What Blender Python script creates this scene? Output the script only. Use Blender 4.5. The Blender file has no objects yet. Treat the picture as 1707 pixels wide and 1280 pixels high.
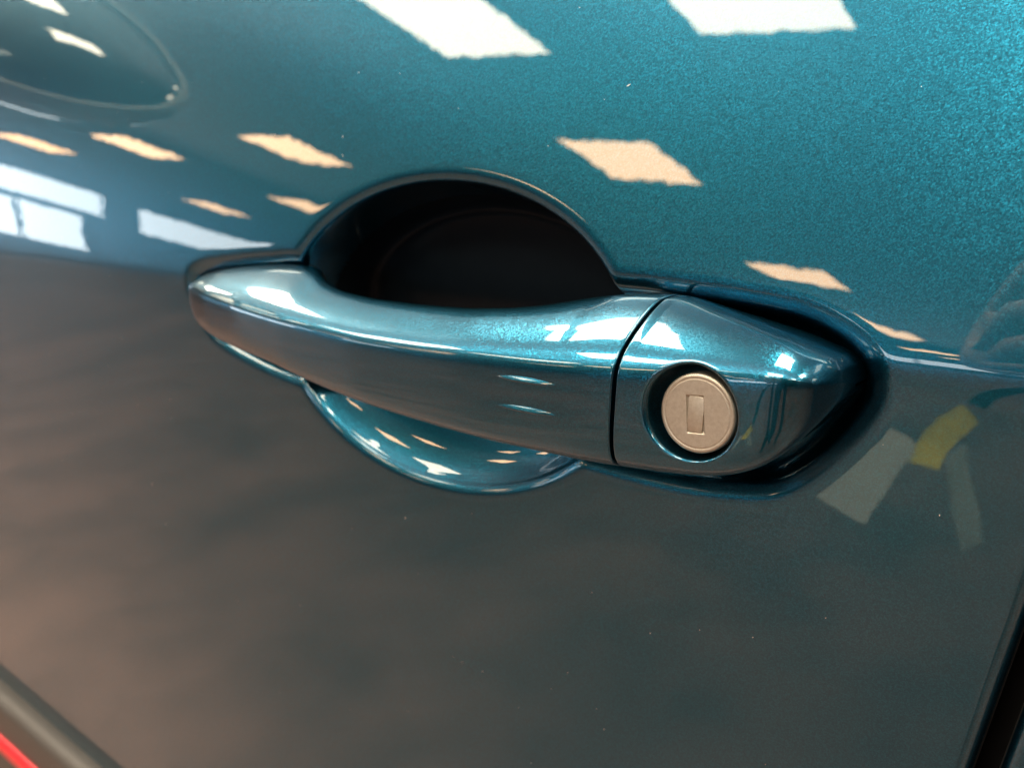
import bpy, bmesh, math
import numpy as np
from mathutils import Vector, Matrix

# ------------------------------------------------------------------ camera, light, exposure
scene = bpy.context.scene
CAMZ = 0.95                       # camera height above the showroom floor
CAMD = 0.21                       # camera distance from the door skin
YAW, PITCH = math.radians(36.3), math.radians(10.86)
cam_data = bpy.data.cameras.new('camera')
cam_data.sensor_fit = 'HORIZONTAL'
cam_data.sensor_width = 36.0
cam_data.lens = 36.0 * 1600.0 / 1707.0
cam_data.clip_start = 0.005
cam_data.clip_end = 200.0
cam_data.dof.use_dof = True
cam_data.dof.focus_distance = 0.212
cam_data.dof.aperture_fstop = 18.0
cam = bpy.data.objects.new('camera', cam_data)
scene.collection.objects.link(cam)
d = Vector((-math.sin(YAW) * math.cos(PITCH), math.cos(YAW) * math.cos(PITCH), -math.sin(PITCH)))
r = Vector((math.cos(YAW), math.sin(YAW), 0.0))
u = r.cross(d)
cam.matrix_world = Matrix(((r.x, u.x, -d.x, 0.0), (r.y, u.y, -d.y, -CAMD), (r.z, u.z, -d.z, CAMZ), (0, 0, 0, 1)))
scene.camera = cam

world = bpy.data.worlds.new('World')
scene.world = world
world.use_nodes = True
bg = world.node_tree.nodes['Background']
bg.inputs['Color'].default_value = (1.0, 0.985, 0.96, 1)
bg.inputs['Strength'].default_value = 0.08

CEIL = 4.7
UP_FILL = 18.0  # radiance of the added upward fill lamps
PANEL_SPOTS = [                    # rows of square luminaires over the showroom: x, y, radiance, tint
    (-3.12, -3.36, 21, 0), (-1.52, -3.14, 21, 0), (0.0, -3.05, 44, 0), (1.7, -2.8, 21, 0),
    (-3.07, -5.22, 23, 1), (-6.70, -5.66, 22, 1), (-9.55, -6.05, 20, 1), (-12.1, -6.35, 17, 2), (-0.05, -5.0, 32, 0), (2.9, -4.8, 26, 1),
    (-2.88, -8.05, 21, 1), (-5.9, -7.9, 21, 1), (-9.15, -8.1, 18, 1), (-12.35, -9.2, 16, 1), (0.2, -7.8, 21, 1), (3.1, -7.7, 21, 1),
    (-2.80, -10.75, 20, 1), (0.4, -10.6, 20, 1), (-2.80, -13.15, 20, 1), (-2.78, -15.6, 20, 1), (0.5, -13.0, 20, 1),
    (-4.7, -1.6, 36, 0), (-3.1, -1.5, 36, 0), (-1.5, -1.45, 36, 0), (0.1, -1.4, 36, 0), (1.7, -1.35, 36, 0), (3.3, -1.3, 36, 0), (-6.3, -1.7, 30, 0),
    (-4.7, 0.2, 38, 0), (-3.1, 0.3, 38, 0), (-1.5, 0.35, 38, 0), (0.1, 0.4, 38, 0), (1.7, 0.45, 38, 0),
    (-3.1, 2.1, 38, 0), (-1.5, 2.15, 38, 0), (0.1, 2.2, 38, 0),
]
PANEL_COLS = [(1.0, 0.86, 0.64), (1.0, 0.60, 0.31), (1.0, 0.55, 0.24)]


def area_lamp(name, loc, size, colour, radiance, up=False):
    ld = bpy.data.lights.new(name, 'AREA')
    ld.shape = 'SQUARE'
    ld.size = size
    ld.color = colour
    ld.energy = radiance * math.pi * size * size
    lo = bpy.data.objects.new(name, ld)
    lo.location = loc
    lo.rotation_euler = (math.pi if up else 0.0, 0, 0.07)
    scene.collection.objects.link(lo)


HANG = 3.12                        # panel height; the ceiling sits well above so the added up fill spreads
for px, py, rad_, tint in PANEL_SPOTS:
    area_lamp('ceiling_light_panel', (px, py, HANG), 0.70, PANEL_COLS[tint], rad_)
    if -5.8 < py < -1.0 and px > -8:
        area_lamp('added_up_fill', (px, py, HANG + 0.04), 0.60, (0.98, 0.97, 0.95), UP_FILL, up=True)  # unseen fill lamp added over the panel to brighten the ceiling

vs = scene.view_settings
vs.view_transform = 'Standard'
vs.look = 'None'
vs.exposure = 0.0
vs.gamma = 1.0
vs.use_curve_mapping = False
scene.cycles.use_denoising = True
scene.cycles.max_bounces = 3
scene.cycles.diffuse_bounces = 2
scene.cycles.sample_clamp_indirect = 8.0
scene.cycles.caustics_reflective = True

# ------------------------------------------------------------------ helpers
C = scene.collection


def tag(o, label=None, cat=None, group=None, kind=None):
    if label: o['label'] = label
    if cat: o['category'] = cat
    if group: o['group'] = group
    if kind: o['kind'] = kind
    return o


def empty(name, loc):
    o = bpy.data.objects.new(name, None)
    o.location = loc
    o.empty_display_size = 0.05
    C.objects.link(o)
    return o


def mesh_obj(name, verts, faces, mat, parent=None, smooth=True, normals=None):
    me = bpy.data.meshes.new(name)
    me.from_pydata([tuple(map(float, v)) for v in verts], [], [tuple(int(i) for i in f) for f in faces])
    me.materials.append(mat)
    if smooth:
        me.polygons.foreach_set('use_smooth', [True] * len(me.polygons))
    me.update()
    if normals is not None:
        me.normals_split_custom_set_from_vertices([tuple(map(float, n)) for n in normals])
    o = bpy.data.objects.new(name, me)
    C.objects.link(o)
    if parent is not None:
        o.parent = parent
        o.matrix_parent_inverse = Matrix.Translation(-Vector(parent.location)) if parent.parent is None else parent.matrix_parent_inverse.copy()
        if parent.type == 'MESH':
            o.matrix_parent_inverse = Matrix.Identity(4)
    return o


def fast_mesh(name, V, F, mat, parent=None, N=None):
    me = bpy.data.meshes.new(name)
    nv, nf = len(V), len(F)
    me.vertices.add(nv)
    me.vertices.foreach_set('co', np.asarray(V, np.float32).ravel())
    me.loops.add(nf * 4)
    me.loops.foreach_set('vertex_index', np.asarray(F, np.int32).ravel())
    me.polygons.add(nf)
    me.polygons.foreach_set('loop_start', np.arange(0, nf * 4, 4, dtype=np.int32))
    me.polygons.foreach_set('use_smooth', np.ones(nf, bool))
    me.materials.append(mat)
    me.update(calc_edges=True)
    me.validate()
    if N is not None:
        me.normals_split_custom_set_from_vertices(np.asarray(N, np.float32).tolist())
    o = bpy.data.objects.new(name, me)
    C.objects.link(o)
    if parent is not None:
        o.parent = parent
    return o


def new_mat(name):
    m = bpy.data.materials.new(name)
    m.use_nodes = True
    nt = m.node_tree
    for n in list(nt.nodes):
        nt.nodes.remove(n)
    out = nt.nodes.new('ShaderNodeOutputMaterial')
    p = nt.nodes.new('ShaderNodeBsdfPrincipled')
    nt.links.new(p.outputs[0], out.inputs[0])
    return m, nt, p


def vmath(nt, op, a, b=None):
    n = nt.nodes.new('ShaderNodeVectorMath')
    n.operation = op
    for i, x in enumerate((a, b)):
        if x is None: continue
        if isinstance(x, (tuple, list)): n.inputs[i].default_value = x
        else: nt.links.new(x, n.inputs[i])
    return n.outputs[0]


def scaled(nt, vec, s):
    n = nt.nodes.new('ShaderNodeVectorMath')
    n.operation = 'SCALE'
    nt.links.new(vec, n.inputs[0])
    n.inputs['Scale'].default_value = s
    return n.outputs[0]


def perturb(nt, color_out, amp):
    geo = nt.nodes.new('ShaderNodeNewGeometry')
    c = vmath(nt, 'SUBTRACT', color_out, (0.5, 0.5, 0.5))
    c = scaled(nt, c, amp)
    return vmath(nt, 'NORMALIZE', vmath(nt, 'ADD', geo.outputs['Normal'], c))


def noise(nt, scale, detail=2.0, rough=0.5, vec=None):
    tc = nt.nodes.new('ShaderNodeTexCoord')
    n = nt.nodes.new('ShaderNodeTexNoise')
    n.inputs['Scale'].default_value = scale
    n.inputs['Detail'].default_value = detail
    n.inputs['Roughness'].default_value = rough
    nt.links.new(vec or tc.outputs['Object'], n.inputs['Vector'])
    return n


def ramp(nt, fac, stops):
    n = nt.nodes.new('ShaderNodeValToRGB')
    el = n.color_ramp.elements
    while len(el) < len(stops): el.new(0.5)
    for e, (p, c) in zip(el, stops):
        e.position = p
        e.color = (*c, 1)
    nt.links.new(fac, n.inputs[0])
    return n.outputs[0]


def paint_material(name, base=(0.005, 0.080, 0.138), peel=0.0050, rough=0.30):
    m, nt, p = new_mat(name)
    tc = nt.nodes.new('ShaderNodeTexCoord')
    v1 = nt.nodes.new('ShaderNodeTexVoronoi')
    v1.inputs['Scale'].default_value = 3500.0
    nt.links.new(tc.outputs['Object'], v1.inputs['Vector'])
    fl = v1.outputs['Color']
    nt.links.new(perturb(nt, fl, 0.10), p.inputs['Normal'])
    sep = nt.nodes.new('ShaderNodeSeparateColor')
    nt.links.new(fl, sep.inputs[0])
    b = np.array(base)
    col = ramp(nt, sep.outputs[0], [(0.1, tuple(b * 0.80)), (0.6, tuple(b * 1.0)), (0.95, tuple(b * 1.3))])
    nt.links.new(col, p.inputs['Base Color'])
    p.inputs['Metallic'].default_value = 1.0
    p.inputs['Roughness'].default_value = rough
    p.inputs['Coat Weight'].default_value = 1.0
    p.inputs['Coat Roughness'].default_value = 0.012
    p.inputs['Coat IOR'].default_value = 1.52
    nz = noise(nt, 250.0, 1.0, 0.45)
    nt.links.new(perturb(nt, nz.outputs['Color'], peel), p.inputs['Coat Normal'])
    return m


PAINT = paint_material('teal_metallic_paint')


def simple(name, col, rough=0.5, metal=0.0, coat=0.0, var=0.15, scale=60.0, spec=0.5):
    m, nt, p = new_mat(name)
    nz = noise(nt, scale, 4.0, 0.6)
    c = np.array(col)
    nt.links.new(ramp(nt, nz.outputs['Fac'], [(0.25, tuple(c * (1 - var))), (0.75, tuple(np.minimum(c * (1 + var), 1)))]), p.inputs['Base Color'])
    p.inputs['Roughness'].default_value = rough
    p.inputs['Metallic'].default_value = metal
    p.inputs['Coat Weight'].default_value = coat
    p.inputs['Specular IOR Level'].default_value = spec
    return m


RUBBER_GAP_SHADE = simple('rubber_and_gap_shade', (0.006, 0.006, 0.0065), 0.8, var=0.1, spec=0.15)  # rubber on the seal, painted gap shade on the two flanges

# ------------------------------------------------------------------ the setting that the paint mirrors
FLOOR = simple('showroom_floor', (0.135, 0.074, 0.058), 0.5, var=0.60, scale=2.6)
CEILING = simple('ceiling_paint', (0.80, 0.79, 0.77), 0.9, var=0.04, scale=2.0)
WALL = simple('plaster_wall', (0.48, 0.41, 0.36), 0.8, var=0.06, scale=1.0)


def slab(name, x0, x1, y0, y1, z0, z1, mat, parent=None):
    v = [(x0, y0, z0), (x1, y0, z0), (x1, y1, z0), (x0, y1, z0), (x0, y0, z1), (x1, y0, z1), (x1, y1, z1), (x0, y1, z1)]
    f = [(0, 3, 2, 1), (4, 5, 6, 7), (0, 1, 5, 4), (1, 2, 6, 5), (2, 3, 7, 6), (3, 0, 4, 7)]
    return mesh_obj(name, v, f, mat, parent, smooth=False)


tag(slab('ceiling', -15.0, 8.0, -20.0, 6.0, CEIL, CEIL + 0.1, CEILING), kind='structure')
tag(slab('floor', -15.0, 8.0, -20.0, 6.0, -0.1, 0.0, FLOOR), kind='structure')

# ------------------------------------------------------------------ door skin height field (metres, z from the camera height)
EC = np.array((-0.1836, -0.0396))
EA, EB = 0.0675, 0.0474            # finger-cup ellipse


def zcrease(x):
    return -0.0285 - 0.03 * (x + 0.25)


def body(x, z):
    """y of the door skin without the handle recess"""
    s = z - zcrease(x)
    k = 0.0011                                           # crease roundness
    up = k * np.logaddexp(0.0, s / k)
    lo = k * np.logaddexp(0.0, -s / k)
    L = 0.02
    y = 0.2117 * up + 0.036 * L * (np.exp(-np.minimum(up, 1) / L) - 1) + 0.314 * x * up - 0.93 * x * up * up
    y = y + 0.075 * lo + 0.10 * lo * lo
    return y


RIM = np.array([(-300.6, -30), (-300.0, -27.4), (-297.2, -23.4), (-288, -20.6), (-270.1, -18.3), (-254.8, -17.0), (-240, -16.2), (-200, -17.5), (-160, -18),
                (-122.6, -18.2), (-102.7, -19.2), (-87.4, -20.5), (-75.8, -22.1), (-67.4, -24.9), (-60.5, -28.9), (-56.4, -33.7),
                (-54.9, -38.8), (-55.6, -44.2), (-59.1, -50.8), (-64.1, -57.2), (-70.8, -64.1), (-77.8, -68.9), (-86.8, -71.2),
                (-101.1, -72.4), (-118.3, -72.0), (-132.2, -71.0), (-160, -69), (-200, -65.5), (-235, -62.2), (-253.2, -59.9), (-268.4, -56.5), (-282.5, -52.2),
                (-291.8, -47.1), (-297.3, -39.9), (-300.2, -33)]) / 1000.0


def closed_spline(P, n):
    P = np.asarray(P, float)
    m = len(P)
    t = np.linspace(0, m, n, endpoint=False)
    i = np.floor(t).astype(int)
    f = (t - i)[:, None]
    p0, p1, p2, p3 = (P[(i + k) % m] for k in (-1, 0, 1, 2))
    return 0.5 * (2 * p1 + (p2 - p0) * f + (2 * p0 - 5 * p1 + 4 * p2 - p3) * f ** 2 + (3 * p1 - p0 - 3 * p2 + p3) * f ** 3)


RIMC = closed_spline(RIM, 900)


def sd_poly(x, z, poly):
    """signed distance, positive inside"""
    sh = x.shape
    x, z = x.ravel(), z.ravel()
    out = np.full(x.shape, -0.05)
    bb = (x > poly[:, 0].min() - 0.02) & (x < poly[:, 0].max() + 0.02) & (z > poly[:, 1].min() - 0.02) & (z < poly[:, 1].max() + 0.02)
    idx = np.nonzero(bb)[0]
    a = poly
    b = np.roll(poly, -1, 0)
    e = b - a
    ee = (e ** 2).sum(1)
    for c in range(0, len(idx), 4000):
        ii = idx[c:c + 4000]
        px = x[ii][:, None] - a[None, :, 0]
        pz = z[ii][:, None] - a[None, :, 1]
        t = np.clip((px * e[:, 0] + pz * e[:, 1]) / ee, 0, 1)
        dist = np.sqrt(((px - t * e[:, 0]) ** 2 + (pz - t * e[:, 1]) ** 2).min(1))
        X, Zc = x[ii][:, None], z[ii][:, None]
        c1 = (a[None, :, 1] > Zc) != (b[None, :, 1] > Zc)
        with np.errstate(divide='ignore', invalid='ignore'):
            xi = (b[:, 0] - a[:, 0]) * (Zc - a[:, 1]) / (b[:, 1] - a[:, 1]) + a[:, 0]
        ins = ((c1 & (X < xi)).sum(1) % 2) == 1
        out[ii] = np.where(ins, dist, -dist)
    return out.reshape(sh)


def softplus(v, k):
    return k * np.logaddexp(0.0, v / k)


SEAT_DEPTH = 0.0095


def recess(x, z):
    sd1 = sd_poly(x, z, RIMC)
    uu, vv = (x - EC[0]) / EA, (z - EC[1]) / EB
    rho = np.sqrt(uu ** 2 + vv ** 2) + 1e-9
    g = np.sqrt((uu / EA) ** 2 + (vv / EB) ** 2) / rho
    sd2 = (1.0 - rho) / np.maximum(g, 1.0 / EA)
    ku = 0.0006
    sdu = ku * np.logaddexp(sd1 / ku, sd2 / ku)
    lip = 0.0030 * (1 - np.exp(-softplus(sdu - 0.0009, 0.00075) / 0.0032))     # narrow chamfered lip
    d1 = (SEAT_DEPTH - 0.0030) * (1 - np.exp(-softplus(sd1 - 0.0040, 0.0006) / 0.0020))
    w2 = softplus(sd2 - 0.0024, 0.0006)
    # steep roof above with a nearly flat back, a shallow scoop below that drops away behind the grip
    roof = 0.030 * (1 - np.exp(-(w2 / 0.0036) ** 1.4)) * (1 - 4.8 * (z + 0.02))
    zlow = EC[1] - EB * np.sqrt(np.clip(1 - uu ** 2, 0, 1))
    st = np.clip((z + 0.064) / 0.024, 0, 1)
    scoop = 0.31 * w2 * np.clip(1.6 - 0.6 * (z - zlow) / 0.03, 1.0, 1.6) + 0.028 * st * st * (3 - 2 * st)
    scoop = np.where(vv > 0.25, 1.0, scoop + np.clip((vv + 0.05) / 0.3, 0, 1) ** 2 * 0.5)
    ks = 0.0016
    d2 = np.maximum(-ks * np.logaddexp(-roof / ks, -scoop / ks) + ks * math.log(2.0) * np.exp(-(roof + np.minimum(scoop, 0.05)) / (2 * ks)), 0.0)
    d2 = d2 * (1 - np.exp(-(w2 / 0.0006) ** 2))
    k = 0.0007
    dd = k * np.logaddexp(d1 / k, d2 / k) - k * math.log(2.0)
    dd = dd + lip
    dd = np.where((sd1 < -0.015) & (sd2 < -0.015), 0.0, np.maximum(dd, 0.0))
    # gentle outer lip where the skin rolls into the opening
    return dd, np.maximum(sd1, sd2)


def axis(lo, hi, flo, fhi, fine, coarse, grow=1.07):
    pts = list(np.arange(flo, fhi + fine * 0.5, fine))
    s, p = fine, flo
    left = []
    while p > lo:
        s = min(s * grow, coarse)
        p -= s
        left.append(p)
    s, p = fine, pts[-1]
    right = []
    while p < hi:
        s = min(s * grow, coarse)
        p += s
        right.append(p)
    left[-1] = lo
    right[-1] = hi
    return np.array(left[::-1] + pts + right)


def door_edge(z):
    return -0.0248 + 0.20 * (z + 0.087)


XS = axis(-0.95, 0.0, -0.306, -0.050, 0.00038, 0.006)
ZS = axis(-0.42, 0.24, -0.092, 0.012, 0.00038, 0.006)
XG, ZG = np.meshgrid(XS, ZS)
# stretch the columns right of the recess so that the last one is the slanted shut line
tt = np.clip((XG + 0.050) / 0.050, 0, 1)
XG = np.where(XG > -0.050, -0.050 + (door_edge(ZG) + 0.050) * (1 - (1 - tt) ** 2.2), XG)
REC, SD = recess(XG, ZG)
ed = door_edge(ZG) - XG
YG = body(XG, ZG) + REC + 0.0030 * np.clip(1 - ed / 0.0035, 0, 1) ** 2.5
# normals of the sheet
dXu, dXv = np.gradient(XG, axis=1), np.gradient(XG, axis=0)
dYu, dYv = np.gradient(YG, axis=1), np.gradient(YG, axis=0)
dZu, dZv = np.gradient(ZG, axis=1), np.gradient(ZG, axis=0)
NG = np.cross(np.stack([dXu, dYu, dZu], -1), np.stack([dXv, dYv, dZv], -1))
NG /= np.linalg.norm(NG, axis=-1, keepdims=True)
NG *= np.where(NG[..., 1:2] > 0, -1, 1)

nz_, nx_ = XG.shape
V = np.stack([XG, YG, ZG + CAMZ], -1).reshape(-1, 3)
NV = NG.reshape(-1, 3)
ii, jj = np.meshgrid(np.arange(nz_ - 1), np.arange(nx_ - 1), indexing='ij')
a_ = (ii * nx_ + jj).ravel()
FQ = np.stack([a_, a_ + 1, a_ + 1 + nx_, a_ + nx_], 1)
sdc = SD.ravel()[FQ].mean(1)


def sub_mesh(name, faces, mat, parent, V=V, NV=NV):
    used, inv = np.unique(faces, return_inverse=True)
    return fast_mesh(name, V[used], inv.reshape(-1, 4), mat, parent, NV[used])


door = empty('car_door', (0, 0, 0))
tag(door, 'glossy teal metallic car door filling the picture, with pull handle and cup recess', 'car door')
panel = sub_mesh('door_panel', FQ[sdc < 0.0], PAINT, door)
depc = REC.ravel()[FQ].mean(1)
zcf = ZG.ravel()[FQ].mean(1)
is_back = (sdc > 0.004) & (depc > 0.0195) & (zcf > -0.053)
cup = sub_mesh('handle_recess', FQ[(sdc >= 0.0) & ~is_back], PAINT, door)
CUP_SHADE = simple('cup_shade_black', (0.0035, 0.006, 0.009), 0.28, var=0.1, scale=200, spec=0.07)  # deep shade of the cup put into colour as near-black
cback = sub_mesh('shaded_cup_back', FQ[is_back], CUP_SHADE, cup)
cback['label'] = 'back of the finger cup, its deep shade put in as black'
cup['label'] = 'oval finger cup and sunken seat behind the handle'

# shut-line return flange of the door
zs = ZS
xe = door_edge(zs)
ye = YG[:, -1]
fv, ff = [], []
prof = [(0.0, 0.0), (0.0003, 0.002), (0.0, 0.006), (-0.002, 0.03)]
for k, (dx, dy) in enumerate(prof):
    for z, x, y in zip(zs, xe, ye):
        fv.append((x + dx, y + dy, z + CAMZ))
n = len(zs)
for k in range(len(prof) - 1):
    for i in range(n - 1):
        ff.append((k * n + i, (k + 1) * n + i, (k + 1) * n + i + 1, k * n + i + 1))
mesh_obj('edge_flange', fv, ff, RUBBER_GAP_SHADE, door)  # flange coloured black to put the shade of the gap on it

# ------------------------------------------------------------------ handle: lofted sections
SEC = np.array([(1.0, .10), (.80, .03), (.52, 0.0), (.26, .012), (.10, .055), (.03, .13), (.0, .24), (0.0, .36), (0.0, .48), (.0, .57), (.004, .635), (.025, .685), (.08, .735),
                (.17, .79), (.32, .855), (.5, .92), (.68, .97), (.84, 1.0), (.97, .99), (1.04, .92), (1.07, .7), (1.07, .3)])


def bspline_closed(P, n):
    P = np.asarray(P, float)
    m = len(P)
    t = np.linspace(0, m, n, endpoint=False)
    i = np.floor(t).astype(int)
    f = (t - i)[:, None]
    p0, p1, p2, p3 = (P[(i + k) % m] for k in (-1, 0, 1, 2))
    return ((1 - f) ** 3 * p0 + (3 * f ** 3 - 6 * f ** 2 + 4) * p1 + (-3 * f ** 3 + 3 * f ** 2 + 3 * f + 1) * p2 + f ** 3 * p3) / 6


def smooth_curve(xs, pts, sigma):
    """piecewise-linear curve through pts, softened with a gaussian of width sigma"""
    pts = np.asarray(pts, float)
    o = np.linspace(-2.5, 2.5, 21)
    w = np.exp(-o ** 2 / 2)
    w /= w.sum()
    acc = 0
    for oo, ww in zip(o, w):
        acc = acc + ww * np.interp(xs + oo * sigma, pts[:, 0], pts[:, 1])
    return acc


TOP = np.array([(-296.5, -30.2), (-295.4, -28.6), (-293, -27.2), (-286, -25.0), (-275, -23.0), (-263, -21.6), (-247, -20.8), (-238, -21.0), (-232, -22.0), (-227, -23.6), (-221, -25.4),
                (-211, -27.0), (-196, -28.1), (-177, -28.5), (-160, -28.3), (-146, -27.3), (-136.6, -26.1), (-128, -24.3), (-121, -23.0), (-113, -22.2),
                (-103, -22.2), (-98.2, -23.3), (-83.5, -26.4), (-72.5, -29.0), (-68.0, -30.8), (-64.0, -32.5), (-61.7, -35.0), (-60.8, -37.8), (-60.6, -39.4)])
BOT = np.array([(-296.5, -30.2), (-295.5, -32.5), (-293.6, -35.6), (-290, -39.5), (-283, -43.8), (-267, -47.6), (-249, -49.6), (-228, -52.0), (-204, -55.3),
                (-183, -57.6), (-160, -59.4), (-140, -60.6), (-121.7, -61.4), (-108, -61.4), (-97, -60.9), (-86.2, -59.8), (-78.5, -58.2),
                (-71.4, -55.0), (-66.4, -50.6), (-62.9, -45.6), (-61.1, -41.6), (-60.6, -39.4)])
RIDGE = np.array([(-296.5, -30.0), (-291.7, -29.6), (-275, -30.4), (-257, -31.7), (-220, -34.7), (-191, -36.6), (-166, -37.0), (-135, -36.3), (-110, -35.2), (-90, -34.6), (-75, -34.6), (-67, -34.8), (-60.6, -37.4)])
HOUT = np.array([(-296.5, 0.0), (-294, 4.0), (-288, 8.5), (-275, 13.0), (-250, 18.5), (-225, 22.5), (-190, 26.2), (-150, 28.6), (-115, 29.2), (-95, 28.6),
                 (-85, 28.3), (-77, 27.8), (-71, 27.2), (-67, 26.2), (-64.6, 24.6), (-62.7, 21.3), (-61.4, 16.0), (-60.8, 9.0), (-60.6, 0.0)])
BACK = np.array([(-297, 9.2), (-236, 9.2), (-231, 4.0), (-226, -4.0), (-215, -8.0), (-190, -10.5), (-150, -11.5), (-130, -10), (-120, -3.0), (-112, 8.0), (-106, 9.2), (-57, 9.2)])


def handle_sections(xs, npts):
    x = np.asarray(xs) * 1000.0
    sg = np.clip(np.minimum(x + 296.5, -60.6 - x) * 0.28, 0.05, 2.6)
    zt = smooth_curve(x, TOP, np.minimum(sg, 3.4)) / 1000
    zb = smooth_curve(x, BOT, sg) / 1000
    ho = smooth_curve(x, HOUT, sg) / 1000
    zr = smooth_curve(x, RIDGE, sg * 1.6) / 1000
    zr = np.clip(zr, zb + 0.25 * (zt - zb), zt - 0.06 * (zt - zb))
    bk = smooth_curve(x, BACK, 1.8) / 1000
    S = bspline_closed(SEC, npts)
    S[:, 1] = (S[:, 1] - S[:, 1].min()) / (S[:, 1].max() - S[:, 1].min())
    S[:, 0] -= S[:, 0].min()
    out = np.zeros((len(x), npts, 3))
    wsh = np.clip((x + 150) / 45.0, 0, 1)
    for i in range(len(x)):
        hgt = max(zt[i] - zb[i], 1e-5)
        q = S[:, 1]
        QR = 0.70
        zz = np.where(q < QR, zb[i] + q / QR * (zr[i] - zb[i]), zr[i] + (q - QR) / (1 - QR) * (zt[i] - zr[i]))
        front = -ho[i]
        # the face leans so that its lower edge tucks in
        ty = min(max(0.0185 * (zt[i] - zr[i]) / 0.0085, 0.010), 0.027)
        ty = max(min(ty, bk[i] - front if bk[i] > 0.008 else ty), 1e-5)
        bk[i] = max(bk[i], front + ty)
        p = S[:, 0] / S[:, 0].max()
        fy = front + p * ty + np.clip(1 - p * 2.0, 0, 1) * 0.0028 * np.clip(0.62 - q, 0, 1) ** 1.5 * hgt / 0.034
        if bk[i] - front > ty:
            ext = np.clip((p - 0.72) / 0.28, 0, 1)
            fy = fy + ext * (bk[i] - front - ty)
        xx = xs[i] + 0.08 * wsh[i] * (zz - (zt[i] + zb[i]) / 2)
        out[i, :, 0] = xx
        out[i, :, 1] = fy + body(np.full(npts, xs[i]), np.full(npts, -0.036))
        out[i, :, 2] = zz
    return out


def cosspace(a, b, n, la, lb):
    """stations with optional bunching at either end"""
    t = np.linspace(0, 1, n)
    if la: t = t ** 1.8 if not lb else t
    if lb and not la: t = 1 - (1 - t) ** 1.8
    return a + (b - a) * t


def loft(name, sec, mat, parent, cap_start, cap_end):
    ns, npt = sec.shape[:2]
    V = sec.reshape(-1, 3).copy()
    V[:, 2] += CAMZ
    i, j = np.meshgrid(np.arange(ns - 1), np.arange(npt), indexing='ij')
    a = (i * npt + j).ravel()
    b = (i * npt + (j + 1) % npt).ravel()
    F = np.stack([a, b, b + npt, a + npt], 1)
    return V, F


SEAM = -0.1055
GAP = 0.0009
# grip
gx = cosspace(-0.29645, SEAM - GAP / 2 - 0.0006, 420, True, False)
gsec = handle_sections(gx, 300)


def end_roll(sec, first, rad, direction, steps=8):
    """rounded edge and end cap at a lofted end"""
    base = sec[0] if first else sec[-1]
    c = base.mean(0)
    rings = []
    for k in range(1, steps + 1):
        a = k / steps * math.pi / 2
        ins = rad * (1 - math.cos(a))
        adv = rad * math.sin(a)
        off = base - c
        ln = np.linalg.norm(off[:, 1:], axis=1, keepdims=True)
        rg = c + off * np.maximum(1 - ins / np.maximum(ln, 1e-6), 0)
        rg[:, 0] = base[:, 0] + direction * adv + (rg[:, 2] - base[:, 2]) * 0.08
        rings.append(rg)
    for f in (0.6, 0.2, 0.0):
        rg = c + (rings[steps - 1] - c) * f
        rg[:, 0] = rings[steps - 1][:, 0] * f + (c[0] + direction * rad) * (1 - f)
        rings.append(rg)
    rings = np.array(rings)
    return np.concatenate([rings[::-1], sec]) if first else np.concatenate([sec, rings])


gsec = end_roll(gsec, False, 0.0006, 1)
V_, F_ = loft('grip', gsec, PAINT, door, True, True)
NP_ = gsec.shape[1]
jq = F_[:, 0] % NP_
Sb = bspline_closed(SEC, NP_)
pb = Sb[:, 0] / Sb[:, 0].max()
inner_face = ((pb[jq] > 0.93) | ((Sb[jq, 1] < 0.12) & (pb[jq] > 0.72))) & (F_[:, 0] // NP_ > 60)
used, inv = np.unique(F_[~inner_face], return_inverse=True)
grip = fast_mesh('grip', V_[used], inv.reshape(-1, 4)[:, ::-1], PAINT, door)
GRIP_DARK = simple('added_grip_black', (0.010, 0.010, 0.011), 0.6, var=0.1, scale=300, spec=0.2)  # black added to the grip's unseen inside so the cup mirrors dark
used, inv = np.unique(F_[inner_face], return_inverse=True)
dark_inside = fast_mesh('grip_dark_inside', V_[used], inv.reshape(-1, 4)[:, ::-1], GRIP_DARK, grip)
dark_inside['label'] = 'unseen inner side of the grip, added in black to darken the cup'
grip['label'] = 'curved teal pull grip bridging the finger cup'

# lock cap with a sunken round well for the cylinder
LX, LZ = -0.0863, -0.0447
cx_ = cosspace(SEAM + GAP / 2 + 0.0006, -0.06065, 270, False, True)
csec = handle_sections(cx_, 420)
csec = end_roll(csec, True, 0.0006, -1)
ybody = float(body(np.array([LX]), np.array([-0.036]))[0])
YFACE = float(csec[..., 1][(np.abs(csec[..., 0] - LX) < 0.004) & (np.abs(csec[..., 2] - LZ) < 0.004)].min())
front = csec[..., 1] < YFACE + 0.010
WX, WZ = LX - 0.0010, LZ + 0.0002
rr = np.sqrt((csec[..., 0] - WX) ** 2 + (csec[..., 2] - WZ) ** 2)
w = softplus(0.01035 - rr, 0.00022)
dep = 0.0062 * (1 - np.exp(-w / 0.0007))
csec[..., 1] = np.where(front & (rr < 0.014), np.maximum(csec[..., 1], csec[..., 1] + dep), csec[..., 1])
V_, F_ = loft('lock_cap', csec, PAINT, door, True, True)
lock_cap = fast_mesh('lock_cap', V_, F_[:, ::-1], PAINT, door)
lock_cap['label'] = 'rounded teal end cap around the lock'

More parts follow.
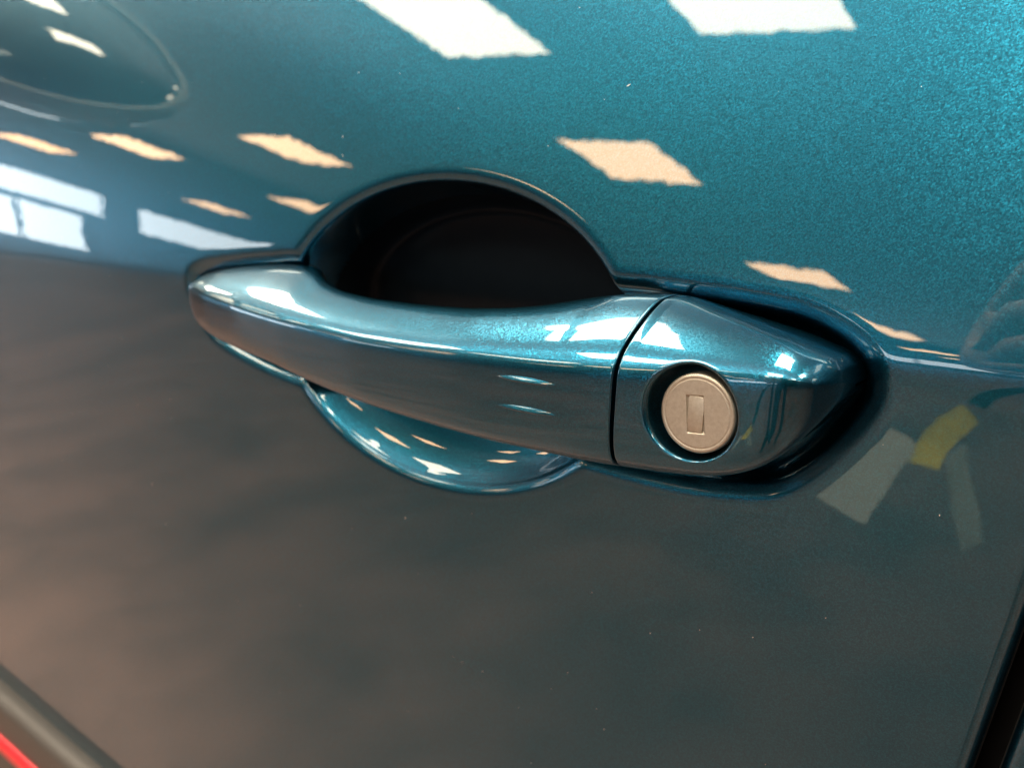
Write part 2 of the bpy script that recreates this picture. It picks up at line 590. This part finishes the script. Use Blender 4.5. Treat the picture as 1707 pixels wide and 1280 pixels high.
# ------------------------------------------------------------------ lock cylinder
def brushed_metal(name, col, rough):
    m, nt, p = new_mat(name)
    nz = noise(nt, 1400.0, 3.0, 0.6)
    c = np.array(col)
    nt.links.new(ramp(nt, nz.outputs['Fac'], [(0.3, tuple(c * 0.88)), (0.7, tuple(c * 1.08))]), p.inputs['Base Color'])
    n2 = noise(nt, 500.0, 4.0, 0.7)
    nt.links.new(perturb(nt, n2.outputs['Color'], 0.06), p.inputs['Normal'])
    p.inputs['Metallic'].default_value = 0.9
    p.inputs['Roughness'].default_value = rough
    return m


STEEL = brushed_metal('satin_nickel', (0.37, 0.33, 0.275), 0.45)
RL = 0.0087
yl = YFACE + 0.0021
rings, segs = 150, 220
rad = RL * np.linspace(0, 1, rings) ** 0.8
ang = np.linspace(0, 2 * math.pi, segs, endpoint=False)
R_, A_ = np.meshgrid(rad, ang, indexing='ij')
Xl, Zl = R_ * np.cos(A_), R_ * np.sin(A_)
edge = np.clip((R_ - (RL - 0.0007)) / 0.0007, 0, 1)
Yl = 0.0007 * (1 - np.sqrt(np.maximum(1 - edge ** 2, 0)))
# a faint turned ring near the rim
Yl = Yl + 0.00007 * np.exp(-((R_ - (RL - 0.0011)) / 0.00018) ** 2)
th = math.radians(4)
xr, zr = Xl * math.cos(th) + (Zl + 0.0002) * math.sin(th), -Xl * math.sin(th) + (Zl + 0.0002) * math.cos(th)
SW, SH = 0.0019, 0.0040
inner = np.maximum(np.abs(xr + 0.0004) - SW, np.abs(zr) - SH)
Yl = Yl + 0.00045 / (1 + np.exp(np.clip(inner / 0.00006, -40, 40)))
Vl = np.stack([LX + Xl, yl + Yl, LZ + Zl + CAMZ], -1).reshape(-1, 3)
Vl = np.concatenate([Vl, [(LX + RL * math.cos(a), yl + 0.006, LZ + RL * math.sin(a) + CAMZ) for a in ang]])
i, j = np.meshgrid(np.arange(rings), np.arange(segs), indexing='ij')
a = (i * segs + j).ravel()
b = (i * segs + (j + 1) % segs).ravel()
Fl = np.stack([a, b, b + segs, a + segs], 1)
cyl = fast_mesh('lock_cylinder', Vl, Fl, STEEL, door)
cyl['label'] = 'round satin metal lock with a rectangular key slot'


def rounded_plate(name, w, h, t, bev, mat, parent, centre, tilt):
    bm = bmesh.new()
    bmesh.ops.create_cube(bm, size=1.0)
    bmesh.ops.scale(bm, vec=(w, t, h), verts=bm.verts)
    bmesh.ops.bevel(bm, geom=bm.edges[:], offset=bev, segments=3, affect='EDGES', profile=0.5)
    bmesh.ops.rotate(bm, cent=(0, 0, 0), matrix=Matrix.Rotation(tilt, 3, 'Y'), verts=bm.verts)
    bmesh.ops.translate(bm, vec=centre, verts=bm.verts)
    me = bpy.data.meshes.new(name)
    bm.to_mesh(me)
    bm.free()
    me.materials.append(mat)
    me.polygons.foreach_set('use_smooth', [True] * len(me.polygons))
    o = bpy.data.objects.new(name, me)
    C.objects.link(o)
    o.parent = parent
    return o


sx_, sz_ = -0.0004 * math.cos(th), -0.0002
rounded_plate('slot_shutter', SW * 2 - 0.0001, SH * 2 - 0.0001, 0.001, 0.0001, STEEL, cyl, (LX + sx_, yl + 0.00064, LZ + sz_ + CAMZ), th)

# ------------------------------------------------------------------ two raised touch marks on the grip
def face_y(x, z):
    s = handle_sections(np.array([x]), 300)[0]
    fr = s[s[:, 1] < s[:, 1].min() + 0.008]
    o = np.argsort(fr[:, 2])
    return float(np.interp(z, fr[o, 2], fr[o, 1]))


for zc_ in (-0.0417, -0.0489):
    vv_, ff_ = [], []
    nst, nsec = 48, 12
    for i in range(nst):
        t = i / (nst - 1)
        x = -0.1385 + 0.0183 * t
        wdt = 0.00085 * max(math.sin(math.pi * t), 0.0) ** 0.6 + 1e-5
        hh = 0.00060 * max(math.sin(math.pi * t), 0.0) ** 0.8
        z0 = zc_ - 0.0003 * t
        for k in range(nsec + 1):
            q = -1 + 2 * k / nsec
            prof_ = (1 - abs(q + 0.45) / 0.55) if q < -0.45 else (1 - (q + 0.45) / 1.45)
            prof_ = max(prof_, 0) ** 0.8
            vv_.append((x, face_y(x, z0 + q * wdt) + 0.00008 - hh * prof_, z0 + q * wdt + CAMZ))
    for i in range(nst - 1):
        for k in range(nsec):
            a = i * (nsec + 1) + k
            ff_.append((a, a + nsec + 1, a + nsec + 2, a + 1))
    mk = mesh_obj('raised_mark', vv_, ff_, PAINT)
    mk.parent = grip

# ------------------------------------------------------------------ rear door beyond the shut line
rear = empty('rear_door', (0.0, 0.0, 0.0))
tag(rear, 'sliver of the neighbouring teal door past the dark shut line, lower right corner', 'car door')
GAPW = 0.0052
rx = np.concatenate([np.linspace(0, 0.004, 12), np.linspace(0.006, 0.6, 40)])
RXG, RZG = np.meshgrid(rx, ZS)
RX = door_edge(RZG) + GAPW + RXG
RY = body(RX, RZG) + 0.0030 * np.clip(1 - RXG / 0.0035, 0, 1) ** 2.5
RV = np.stack([RX, RY, RZG + CAMZ], -1).reshape(-1, 3)
ii, jj = np.meshgrid(np.arange(RX.shape[0] - 1), np.arange(RX.shape[1] - 1), indexing='ij')
a = (ii * RX.shape[1] + jj).ravel()
fast_mesh('door_panel', RV, np.stack([a, a + 1, a + 1 + RX.shape[1], a + RX.shape[1]], 1), PAINT, rear)
fv, ff = [], []
for k, (dx, dy) in enumerate([(0.0, 0.0), (-0.0003, 0.002), (0.0, 0.006), (0.002, 0.03)]):
    for z, x, y in zip(ZS, RX[:, 0], RY[:, 0]):
        fv.append((x + dx, y + dy, z + CAMZ))
for k in range(3):
    for i in range(n - 1):
        ff.append((k * n + i, (k + 1) * n + i, (k + 1) * n + i + 1, k * n + i + 1))
fl_ = mesh_obj('edge_flange', fv, ff, RUBBER_GAP_SHADE)  # gap shade put into the colour of this flange as well
fl_.parent = rear
fv, ff = [], []
for k, dx in enumerate((-0.012, 0.018)):
    for z in ZS:
        x = door_edge(z)
        fv.append((x + dx, 0.036, z + CAMZ))
for i in range(n - 1):
    ff.append((i, n + i, n + i + 1, i + 1))
sl = mesh_obj('door_seal', fv, ff, RUBBER_GAP_SHADE)
sl.parent = rear

# ------------------------------------------------------------------ side moulding low on the door
MOULD = simple('grey_brown_plastic', (0.042, 0.037, 0.033), 0.5, var=0.08, scale=300)
REDP = simple('red_plastic', (0.62, 0.012, 0.022), 0.35, var=0.05, scale=200)


def moulding_strip(name, prof, mat, parent, x0=-0.95, x1=-0.20):
    xs = np.linspace(x0, x1, 60)
    vv, ff = [], []
    for x in xs:
        ztop = -0.279 - 0.20 * (x + 0.478)
        for py, pz in prof:
            vv.append((x, float(body(np.array([x]), np.array([ztop + pz]))[0]) + py, ztop + pz + CAMZ))
    m = len(prof)
    for i in range(len(xs) - 1):
        for k in range(m - 1):
            ff.append((i * m + k, (i + 1) * m + k, (i + 1) * m + k + 1, i * m + k + 1))
    o = mesh_obj(name, vv, ff, mat)
    o.parent = parent
    return o


PR = [(0.004, 0.0)] + [(0.001 - 0.011 * math.sin(t * math.pi / 2), -0.009 * (1 - math.cos(t * math.pi / 2))) for t in np.linspace(0, 1, 12)] + \
     [(-0.0102, -0.018), (-0.0105, -0.05), (-0.0105, -0.09), (-0.006, -0.1), (0.004, -0.104)]
mould = moulding_strip('side_moulding', PR, MOULD, door)
mould['label'] = 'dull plastic rubbing strip with a red stripe, lower left corner'
RS_ = [(-0.009, -0.0265), (-0.0118, -0.0275), (-0.0124, -0.034), (-0.0118, -0.0405), (-0.009, -0.0415)]
moulding_strip('red_insert', RS_, REDP, mould)

# ------------------------------------------------------------------ wing mirror further along the door
BLACKG = simple('gloss_black_plastic', (0.010, 0.016, 0.018), 0.06, coat=1.0, var=0.05)
mg, nt, p = new_mat('mirror_glass')
p.inputs['Base Color'].default_value = (0.36, 0.37, 0.37, 1)
p.inputs['Metallic'].default_value = 1.0
p.inputs['Roughness'].default_value = 0.01
OUT = np.array([(-0.02, 0.112), (-0.075, 0.118), (-0.125, 0.112), (-0.170, 0.090), (-0.198, 0.060), (-0.205, 0.040), (-0.190, 0.018), (-0.150, 0.002), (-0.10, -0.004), (-0.05, 0.004), (-0.015, 0.03), (-0.008, 0.075)])
oc = closed_spline(OUT, 90)
cen = oc.mean(0)
vv, ff = [], []
lay = [(0.000, 0.90), (-0.001, 0.955), (0.001, 0.99), (0.006, 1.0), (0.02, 0.985), (0.04, 0.92), (0.06, 0.80), (0.075, 0.60), (0.082, 0.3), (0.084, 0.0)]
for dx, sc in lay:
    for py, pz in oc:
        vv.append((-dx, (py - cen[0]) * sc + cen[0], (pz - cen[1]) * sc + cen[1]))
for k in range(len(lay) - 1):
    for i in range(90):
        ff.append((k * 90 + i, k * 90 + (i + 1) % 90, (k + 1) * 90 + (i + 1) % 90, (k + 1) * 90 + i))
# pale bezel round the glass, then the arm down to the door
MIR_ROT = Matrix.Rotation(math.radians(25), 4, 'Z')
MIR_T = Matrix.Translation(Vector((-0.742, -0.060, 0.119 + CAMZ)))
MT = MIR_T @ MIR_ROT @ Matrix.Rotation(math.radians(-13), 4, 'Y')
mv = [tuple(MT @ Vector(v)) for v in vv]
mir = mesh_obj('side_mirror', mv, ff, BLACKG)
mir.parent = door
mir['label'] = 'gloss black wing mirror standing off the front of the door'
gv = [(0.002 + 0.011 * (1 - s ** 2 / 0.81), (py - cen[0]) * s + cen[0], (pz - cen[1]) * s + cen[1]) for s in np.linspace(0, 0.9, 8) for py, pz in oc]
gf = [(k * 90 + i, k * 90 + (i + 1) % 90, (k + 1) * 90 + (i + 1) % 90, (k + 1) * 90 + i) for k in range(7) for i in range(90)]
go = mesh_obj('mirror_glass', [tuple(MT @ Vector(v)) for v in gv], gf, mg)
go.parent = mir
BEZEL = simple('satin_grey_bezel', (0.45, 0.46, 0.46), 0.35, var=0.05)
bz = []
for s_, dx in ((0.90, 0.0), (0.915, 0.004), (0.95, 0.0055), (0.985, 0.003), (1.003, -0.006)):
    for py, pz in oc:
        bz.append((dx, (py - cen[0]) * s_ + cen[0], (pz - cen[1]) * s_ + cen[1]))
bf = [(k * 90 + i, k * 90 + (i + 1) % 90, (k + 1) * 90 + (i + 1) % 90, (k + 1) * 90 + i) for k in range(4) for i in range(90)]
bo = mesh_obj('bezel', [tuple(MT @ Vector(v)) for v in bz], bf, BEZEL)
bo.parent = mir
av, af = [], []
for k, t in enumerate(np.linspace(0, 1, 6)):
    c_ = Vector((-0.785, 0.03 - 0.13 * t, 0.11 + 0.03 * t + CAMZ))
    for q in range(16):
        an = q / 16 * 2 * math.pi
        av.append(tuple(c_ + Vector((0.045 * math.cos(an), 0, 0.018 * math.sin(an)))))
for k in range(5):
    for q in range(16):
        af.append((k * 16 + q, k * 16 + (q + 1) % 16, (k + 1) * 16 + (q + 1) % 16, (k + 1) * 16 + q))
am = mesh_obj('mirror_arm', av, af, BLACKG)
am.parent = mir

# ------------------------------------------------------------------ far wall with daylight windows
def window_mat(name, col, strength):
    m = bpy.data.materials.new(name)
    m.use_nodes = True
    nt = m.node_tree
    for n_ in list(nt.nodes): nt.nodes.remove(n_)
    out = nt.nodes.new('ShaderNodeOutputMaterial')
    e = nt.nodes.new('ShaderNodeEmission')
    e.inputs['Color'].default_value = (*col, 1)
    e.inputs['Strength'].default_value = strength
    nt.links.new(e.outputs[0], out.inputs[0])
    return m


DAY = window_mat('daylit_pane', (0.92, 0.98, 1.0), 9.0)
FRAME = simple('dark_window_frame', (0.06, 0.065, 0.07), 0.5)
tag(slab('wall', -15.0, 8.0, -20.2, -20.0, 0.0, CEIL, WALL), kind='structure')
tag(slab('wall', -15.2, -15.0, -20.0, 6.0, 0.0, CEIL, WALL), kind='structure')


def window(y0, y1, z0, z1, label, mull=()):
    w = slab('window', -15.0, -14.94, y0, y1, z0, z1, FRAME)
    tag(w, label, 'window', 'daylight windows on the far wall')
    ys = [y0] + list(mull) + [y1]
    for a, b in zip(ys[:-1], ys[1:]):
        o = slab('pane', -14.94, -14.93, a + 0.04, b - 0.04, z0 + 0.04, z1 - 0.04, DAY)
        o.parent = w
    return w


window(-9.0, -4.0, CAMZ + 1.45, CAMZ + 2.05, 'wide high window band on the far wall, mirrored left of the handle', (-6.5,))
window(-8.6, -4.0, CAMZ + 0.35, CAMZ + 1.38, 'row of lower window panes under the high band, mirrored at the left edge', (-7.55, -6.2))
window(-12.6, -9.6, CAMZ + 1.30, CAMZ + 2.0, 'single long high window, mirrored just above the grip end', ())


def back_window(x0, x1, z0, z1, label):
    w = slab('window', x0, x1, -20.0, -19.94, z0, z1, FRAME)
    tag(w, label, 'window', 'daylight windows on the far wall')
    nb = max(1, round((x1 - x0) / 1.6))
    for k in range(nb):
        a, b = x0 + (x1 - x0) * k / nb, x0 + (x1 - x0) * (k + 1) / nb
        o = slab('pane', a + 0.04, b - 0.04, -19.94, -19.93, z0 + 0.04, z1 - 0.04, DAY)
        o.parent = w


back_window(-7.5, 4.5, CAMZ + 0.25, CAMZ + 1.75, 'long glazed shopfront behind the camera, mirrored as the bright line on the body crease')

# ------------------------------------------------------------------ the person taking the picture, mirrored in the paint
CLOTH = simple('dark_navy_cloth', (0.018, 0.020, 0.026), 0.9, var=0.2, scale=40)
SKIN = simple('skin', (0.42, 0.24, 0.18), 0.5, var=0.06, scale=80)
HAIR = simple('brown_hair', (0.03, 0.02, 0.014), 0.6, var=0.2, scale=90)
PHONE = simple('black_phone', (0.015, 0.015, 0.017), 0.15, var=0.05)


def skin_body(name, joints, bones, mat, parent=None, sub=2, root=0):
    me = bpy.data.meshes.new(name)
    me.from_pydata([j[:3] for j in joints], bones, [])
    me.materials.append(mat)
    o = bpy.data.objects.new(name, me)
    C.objects.link(o)
    md = o.modifiers.new('skin', 'SKIN')
    md.use_smooth_shade = True
    for k, j in enumerate(joints):
        sv = me.skin_vertices[0].data[k]
        r_ = j[3]
        sv.radius = r_ if isinstance(r_, tuple) else (r_, r_)
        sv.use_root = (k == root)
    ss = o.modifiers.new('sub', 'SUBSURF')
    ss.levels = sub
    ss.render_levels = sub
    if parent is not None:
        o.parent = parent
    return o


PX = 0.22
J = [(PX, -1.00, 0.92, (0.16, 0.12)),      # 0 pelvis
     (PX, -0.95, 1.10, (0.145, 0.11)),     # 1 waist
     (PX, -0.84, 1.28, (0.165, 0.12)),     # 2 chest
     (PX, -0.76, 1.40, (0.13, 0.09)),      # 3 upper chest
     (PX, -0.70, 1.48, 0.055),             # 4 neck
     (PX - 0.01, -0.66, 1.56, 0.075),      # 5 jaw
     (PX - 0.01, -0.65, 1.66, (0.078, 0.095)),      # 6 crown
     (PX - 0.19, -0.78, 1.38, 0.062),      # 7 shoulder
     (PX - 0.22, -0.58, 1.14, 0.046),      # 8 elbow
     (PX - 0.25, -0.37, 0.985, 0.031),     # 9 wrist
     (PX + 0.19, -0.78, 1.38, 0.062),      # 10
     (PX + 0.14, -0.58, 1.13, 0.046),      # 11
     (PX - 0.03, -0.34, 0.97, 0.031),      # 12
     (PX - 0.10, -1.00, 0.84, 0.100),      # 13 hip
     (PX - 0.13, -0.92, 0.48, 0.064),      # 14 knee
     (PX - 0.14, -1.02, 0.09, 0.044),      # 15 ankle
     (PX - 0.15, -0.88, 0.035, 0.036),     # 16 toe
     (PX + 0.10, -1.00, 0.84, 0.095),
     (PX + 0.13, -0.95, 0.48, 0.062),
     (PX + 0.15, -1.06, 0.09, 0.042),
     (PX + 0.17, -0.92, 0.035, 0.034)]
B = [(0, 1), (1, 2), (2, 3), (3, 4), (4, 5), (5, 6), (3, 7), (7, 8), (8, 9), (3, 10), (10, 11), (11, 12), (0, 13), (13, 14), (14, 15), (15, 16), (0, 17), (17, 18), (18, 19), (19, 20)]
person = skin_body('person', J, B, CLOTH)
tag(person, 'person in dark clothes leaning in with a phone, mirrored faintly at the right edge', 'person')
# hair cap
bm = bmesh.new()
bmesh.ops.create_uvsphere(bm, u_segments=24, v_segments=14, radius=1.0)
bmesh.ops.scale(bm, vec=(0.088, 0.104, 0.10), verts=bm.verts)
bmesh.ops.translate(bm, vec=(PX - 0.01, -0.668, 1.672), verts=bm.verts)
me = bpy.data.meshes.new('hair')
bm.to_mesh(me)
bm.free()
me.materials.append(HAIR)
hair = bpy.data.objects.new('hair', me)
C.objects.link(hair)
hair.parent = person


def hand(wrist, palm, tips_dir, curl_dir, side_dir):
    """palm and five curled fingers as one skinned body"""
    W_, P_, T_, K_, S_ = map(Vector, (wrist, palm, tips_dir, curl_dir, side_dir))
    js = [(*W_, 0.026), (*P_, (0.034, 0.018))]
    bs = [(0, 1)]
    for k, (off, ln) in enumerate(((-0.030, 0.066), (-0.010, 0.078), (0.011, 0.073), (0.030, 0.058))):
        base = P_ + S_ * off + T_ * 0.028
        a = base + T_ * ln * 0.45
        b = a + (T_ * 0.55 + K_ * 0.8).normalized() * ln * 0.33
        c = b + (T_ * 0.05 + K_).normalized() * ln * 0.27
        n0 = len(js)
        js += [(*base, 0.0105), (*a, 0.0090), (*b, 0.0082), (*c, 0.0068)]
        bs += [(1, n0), (n0, n0 + 1), (n0 + 1, n0 + 2), (n0 + 2, n0 + 3)]
    n0 = len(js)
    tb = P_ + S_ * -0.040 - T_ * 0.012
    js += [(*tb, 0.012), (*(tb + S_ * -0.022 + T_ * 0.022 + K_ * 0.008), 0.0105), (*(tb + S_ * -0.030 + T_ * 0.048 + K_ * 0.018), 0.0085)]
    bs += [(1, n0), (n0, n0 + 1), (n0 + 1, n0 + 2)]
    return js, bs


# left hand grips the near end of the phone with its fingers folded towards the door
hj, hb = hand((PX - 0.25, -0.37, 0.985), (-0.076, -0.290, 0.957), (0.25, 0.95, 0.05), (0.95, 0.1, 0.0), (0.0, 0.0, -1.0))
h1 = skin_body('hand', hj, hb, SKIN, person)
hj, hb = hand((PX - 0.03, -0.34, 0.97), (0.165, -0.235, 0.955), (-0.2, 0.9, 0.1), (-0.95, 0.0, 0.0), (0.0, 0.0, -1.0))
h2 = skin_body('hand', hj, hb, SKIN, person)

# phone just behind the lens
bm = bmesh.new()
bmesh.ops.create_cube(bm, size=1.0)
bmesh.ops.scale(bm, vec=(0.150, 0.075, 0.008), verts=bm.verts)
bmesh.ops.bevel(bm, geom=bm.edges[:], offset=0.003, segments=3, affect='EDGES')
me = bpy.data.meshes.new('phone')
bm.to_mesh(me)
bm.free()
me.materials.append(PHONE)
phone = bpy.data.objects.new('phone', me)
C.objects.link(phone)
phone.matrix_world = cam.matrix_world @ Matrix.Translation((0.048, -0.012, 0.012))
tag(phone, 'black phone held level in both hands, mirrored beyond the right edge', 'phone')

# lanyard with a pass
CARD = simple('white_card', (0.55, 0.53, 0.48), 0.6, var=0.06, scale=60)
YEL = simple('yellow_webbing', (0.95, 0.74, 0.02), 0.7, var=0.1, scale=200)
PALE = simple('pale_ribbon', (0.40, 0.38, 0.34), 0.7, var=0.1, scale=200)
lan = empty('lanyard', (-0.14, -0.50, 0.72))
tag(lan, 'yellow lanyard with a white pass and pale ribbon, mirrored right of the handle', 'lanyard')


def ribbon(name, pts, width, mat, thick=0.0012):
    vv, ff = [], []
    n_ = len(pts)
    for k, p_ in enumerate(pts):
        p_ = Vector(p_)
        t_ = (Vector(pts[min(k + 1, n_ - 1)]) - Vector(pts[max(k - 1, 0)])).normalized()
        s_ = t_.cross(Vector((0, 1, 0))).normalized() * width / 2
        o_ = Vector((0, thick / 2, 0))
        vv += [tuple(p_ - s_ - o_), tuple(p_ + s_ - o_), tuple(p_ + s_ + o_), tuple(p_ - s_ + o_)]
    for k in range(n_ - 1):
        for e in range(4):
            ff.append((k * 4 + e, k * 4 + (e + 1) % 4, (k + 1) * 4 + (e + 1) % 4, (k + 1) * 4 + e))
    ff += [(0, 1, 2, 3), ((n_ - 1) * 4 + 3, (n_ - 1) * 4 + 2, (n_ - 1) * 4 + 1, (n_ - 1) * 4)]
    o = mesh_obj(name, vv, ff, mat, smooth=False)
    o.parent = lan
    o.matrix_parent_inverse = Matrix.Translation(-Vector(lan.location))
    return o


STRAP = simple('dark_webbing', (0.02, 0.02, 0.024), 0.8, var=0.1, scale=200)
ribbon('strap', [(0.15, -0.70, 1.44), (0.06, -0.63, 1.15), (-0.07, -0.55, 0.86), (-0.136, -0.521, 0.722)], 0.010, STRAP)
ribbon('strap', [(0.29, -0.68, 1.45), (0.14, -0.62, 1.15), (-0.05, -0.55, 0.86), (-0.134, -0.523, 0.720)], 0.010, STRAP)
ribbon('loop', [(-0.139, -0.52, 0.715), (-0.149, -0.50, 0.707), (-0.156, -0.485, 0.696), (-0.158, -0.47, 0.687)], 0.020, YEL)
ribbon('ribbon', [(-0.148, -0.52, 0.682), (-0.131, -0.47, 0.665), (-0.116, -0.43, 0.647)], 0.019, PALE)
cv = [Vector((-0.200, -0.53, 0.690)), Vector((-0.175, -0.52, 0.680)), Vector((-0.191, -0.44, 0.642)), Vector((-0.234, -0.455, 0.654))]
vv = [tuple(v + Vector((0, o_, 0))) for o_ in (-0.0012, 0.0012) for v in cv]
cd = mesh_obj('pass_card', vv, [(0, 1, 2, 3), (7, 6, 5, 4), (0, 4, 5, 1), (1, 5, 6, 2), (2, 6, 7, 3), (3, 7, 4, 0)], CARD, smooth=False)
cd.parent = lan
cd.matrix_parent_inverse = Matrix.Translation(-Vector(lan.location))

# ------------------------------------------------------------------ dust settled on the paint
DUST = simple('pale_dust', (0.55, 0.55, 0.53), 0.9, var=0.1)
rng = np.random.default_rng(7)
vv, ff = [], []
for k in range(120):
    x, z = rng.uniform(-0.42, -0.035), rng.uniform(-0.19, 0.05)
    if abs(x + 0.18) < 0.125 and -0.09 < z < 0.012:
        continue
    y = float(body(np.array([x]), np.array([z]))[0])
    a = rng.uniform(0, math.pi)
    lx = rng.uniform(0.00006, 0.00020) * (4.0 if rng.random() < 0.10 else 1.0)
    lz = rng.uniform(0.00005, 0.00014)
    b0 = len(vv)
    for q in range(6):
        an = q / 6 * 2 * math.pi
        ex, ez = lx * math.cos(an), lz * math.sin(an)
        px_, pz_ = x + ex * math.cos(a) - ez * math.sin(a), z + ex * math.sin(a) + ez * math.cos(a)
        vv.append((px_, y - 0.00001, pz_ + CAMZ))
    vv.append((x, y - 0.00009, z + CAMZ))
    for q in range(6):
        ff.append((b0 + q, b0 + (q + 1) % 6, b0 + 6))
dust = mesh_obj('dust', vv, ff, DUST)
dust.parent = door
dust['kind'] = 'stuff'
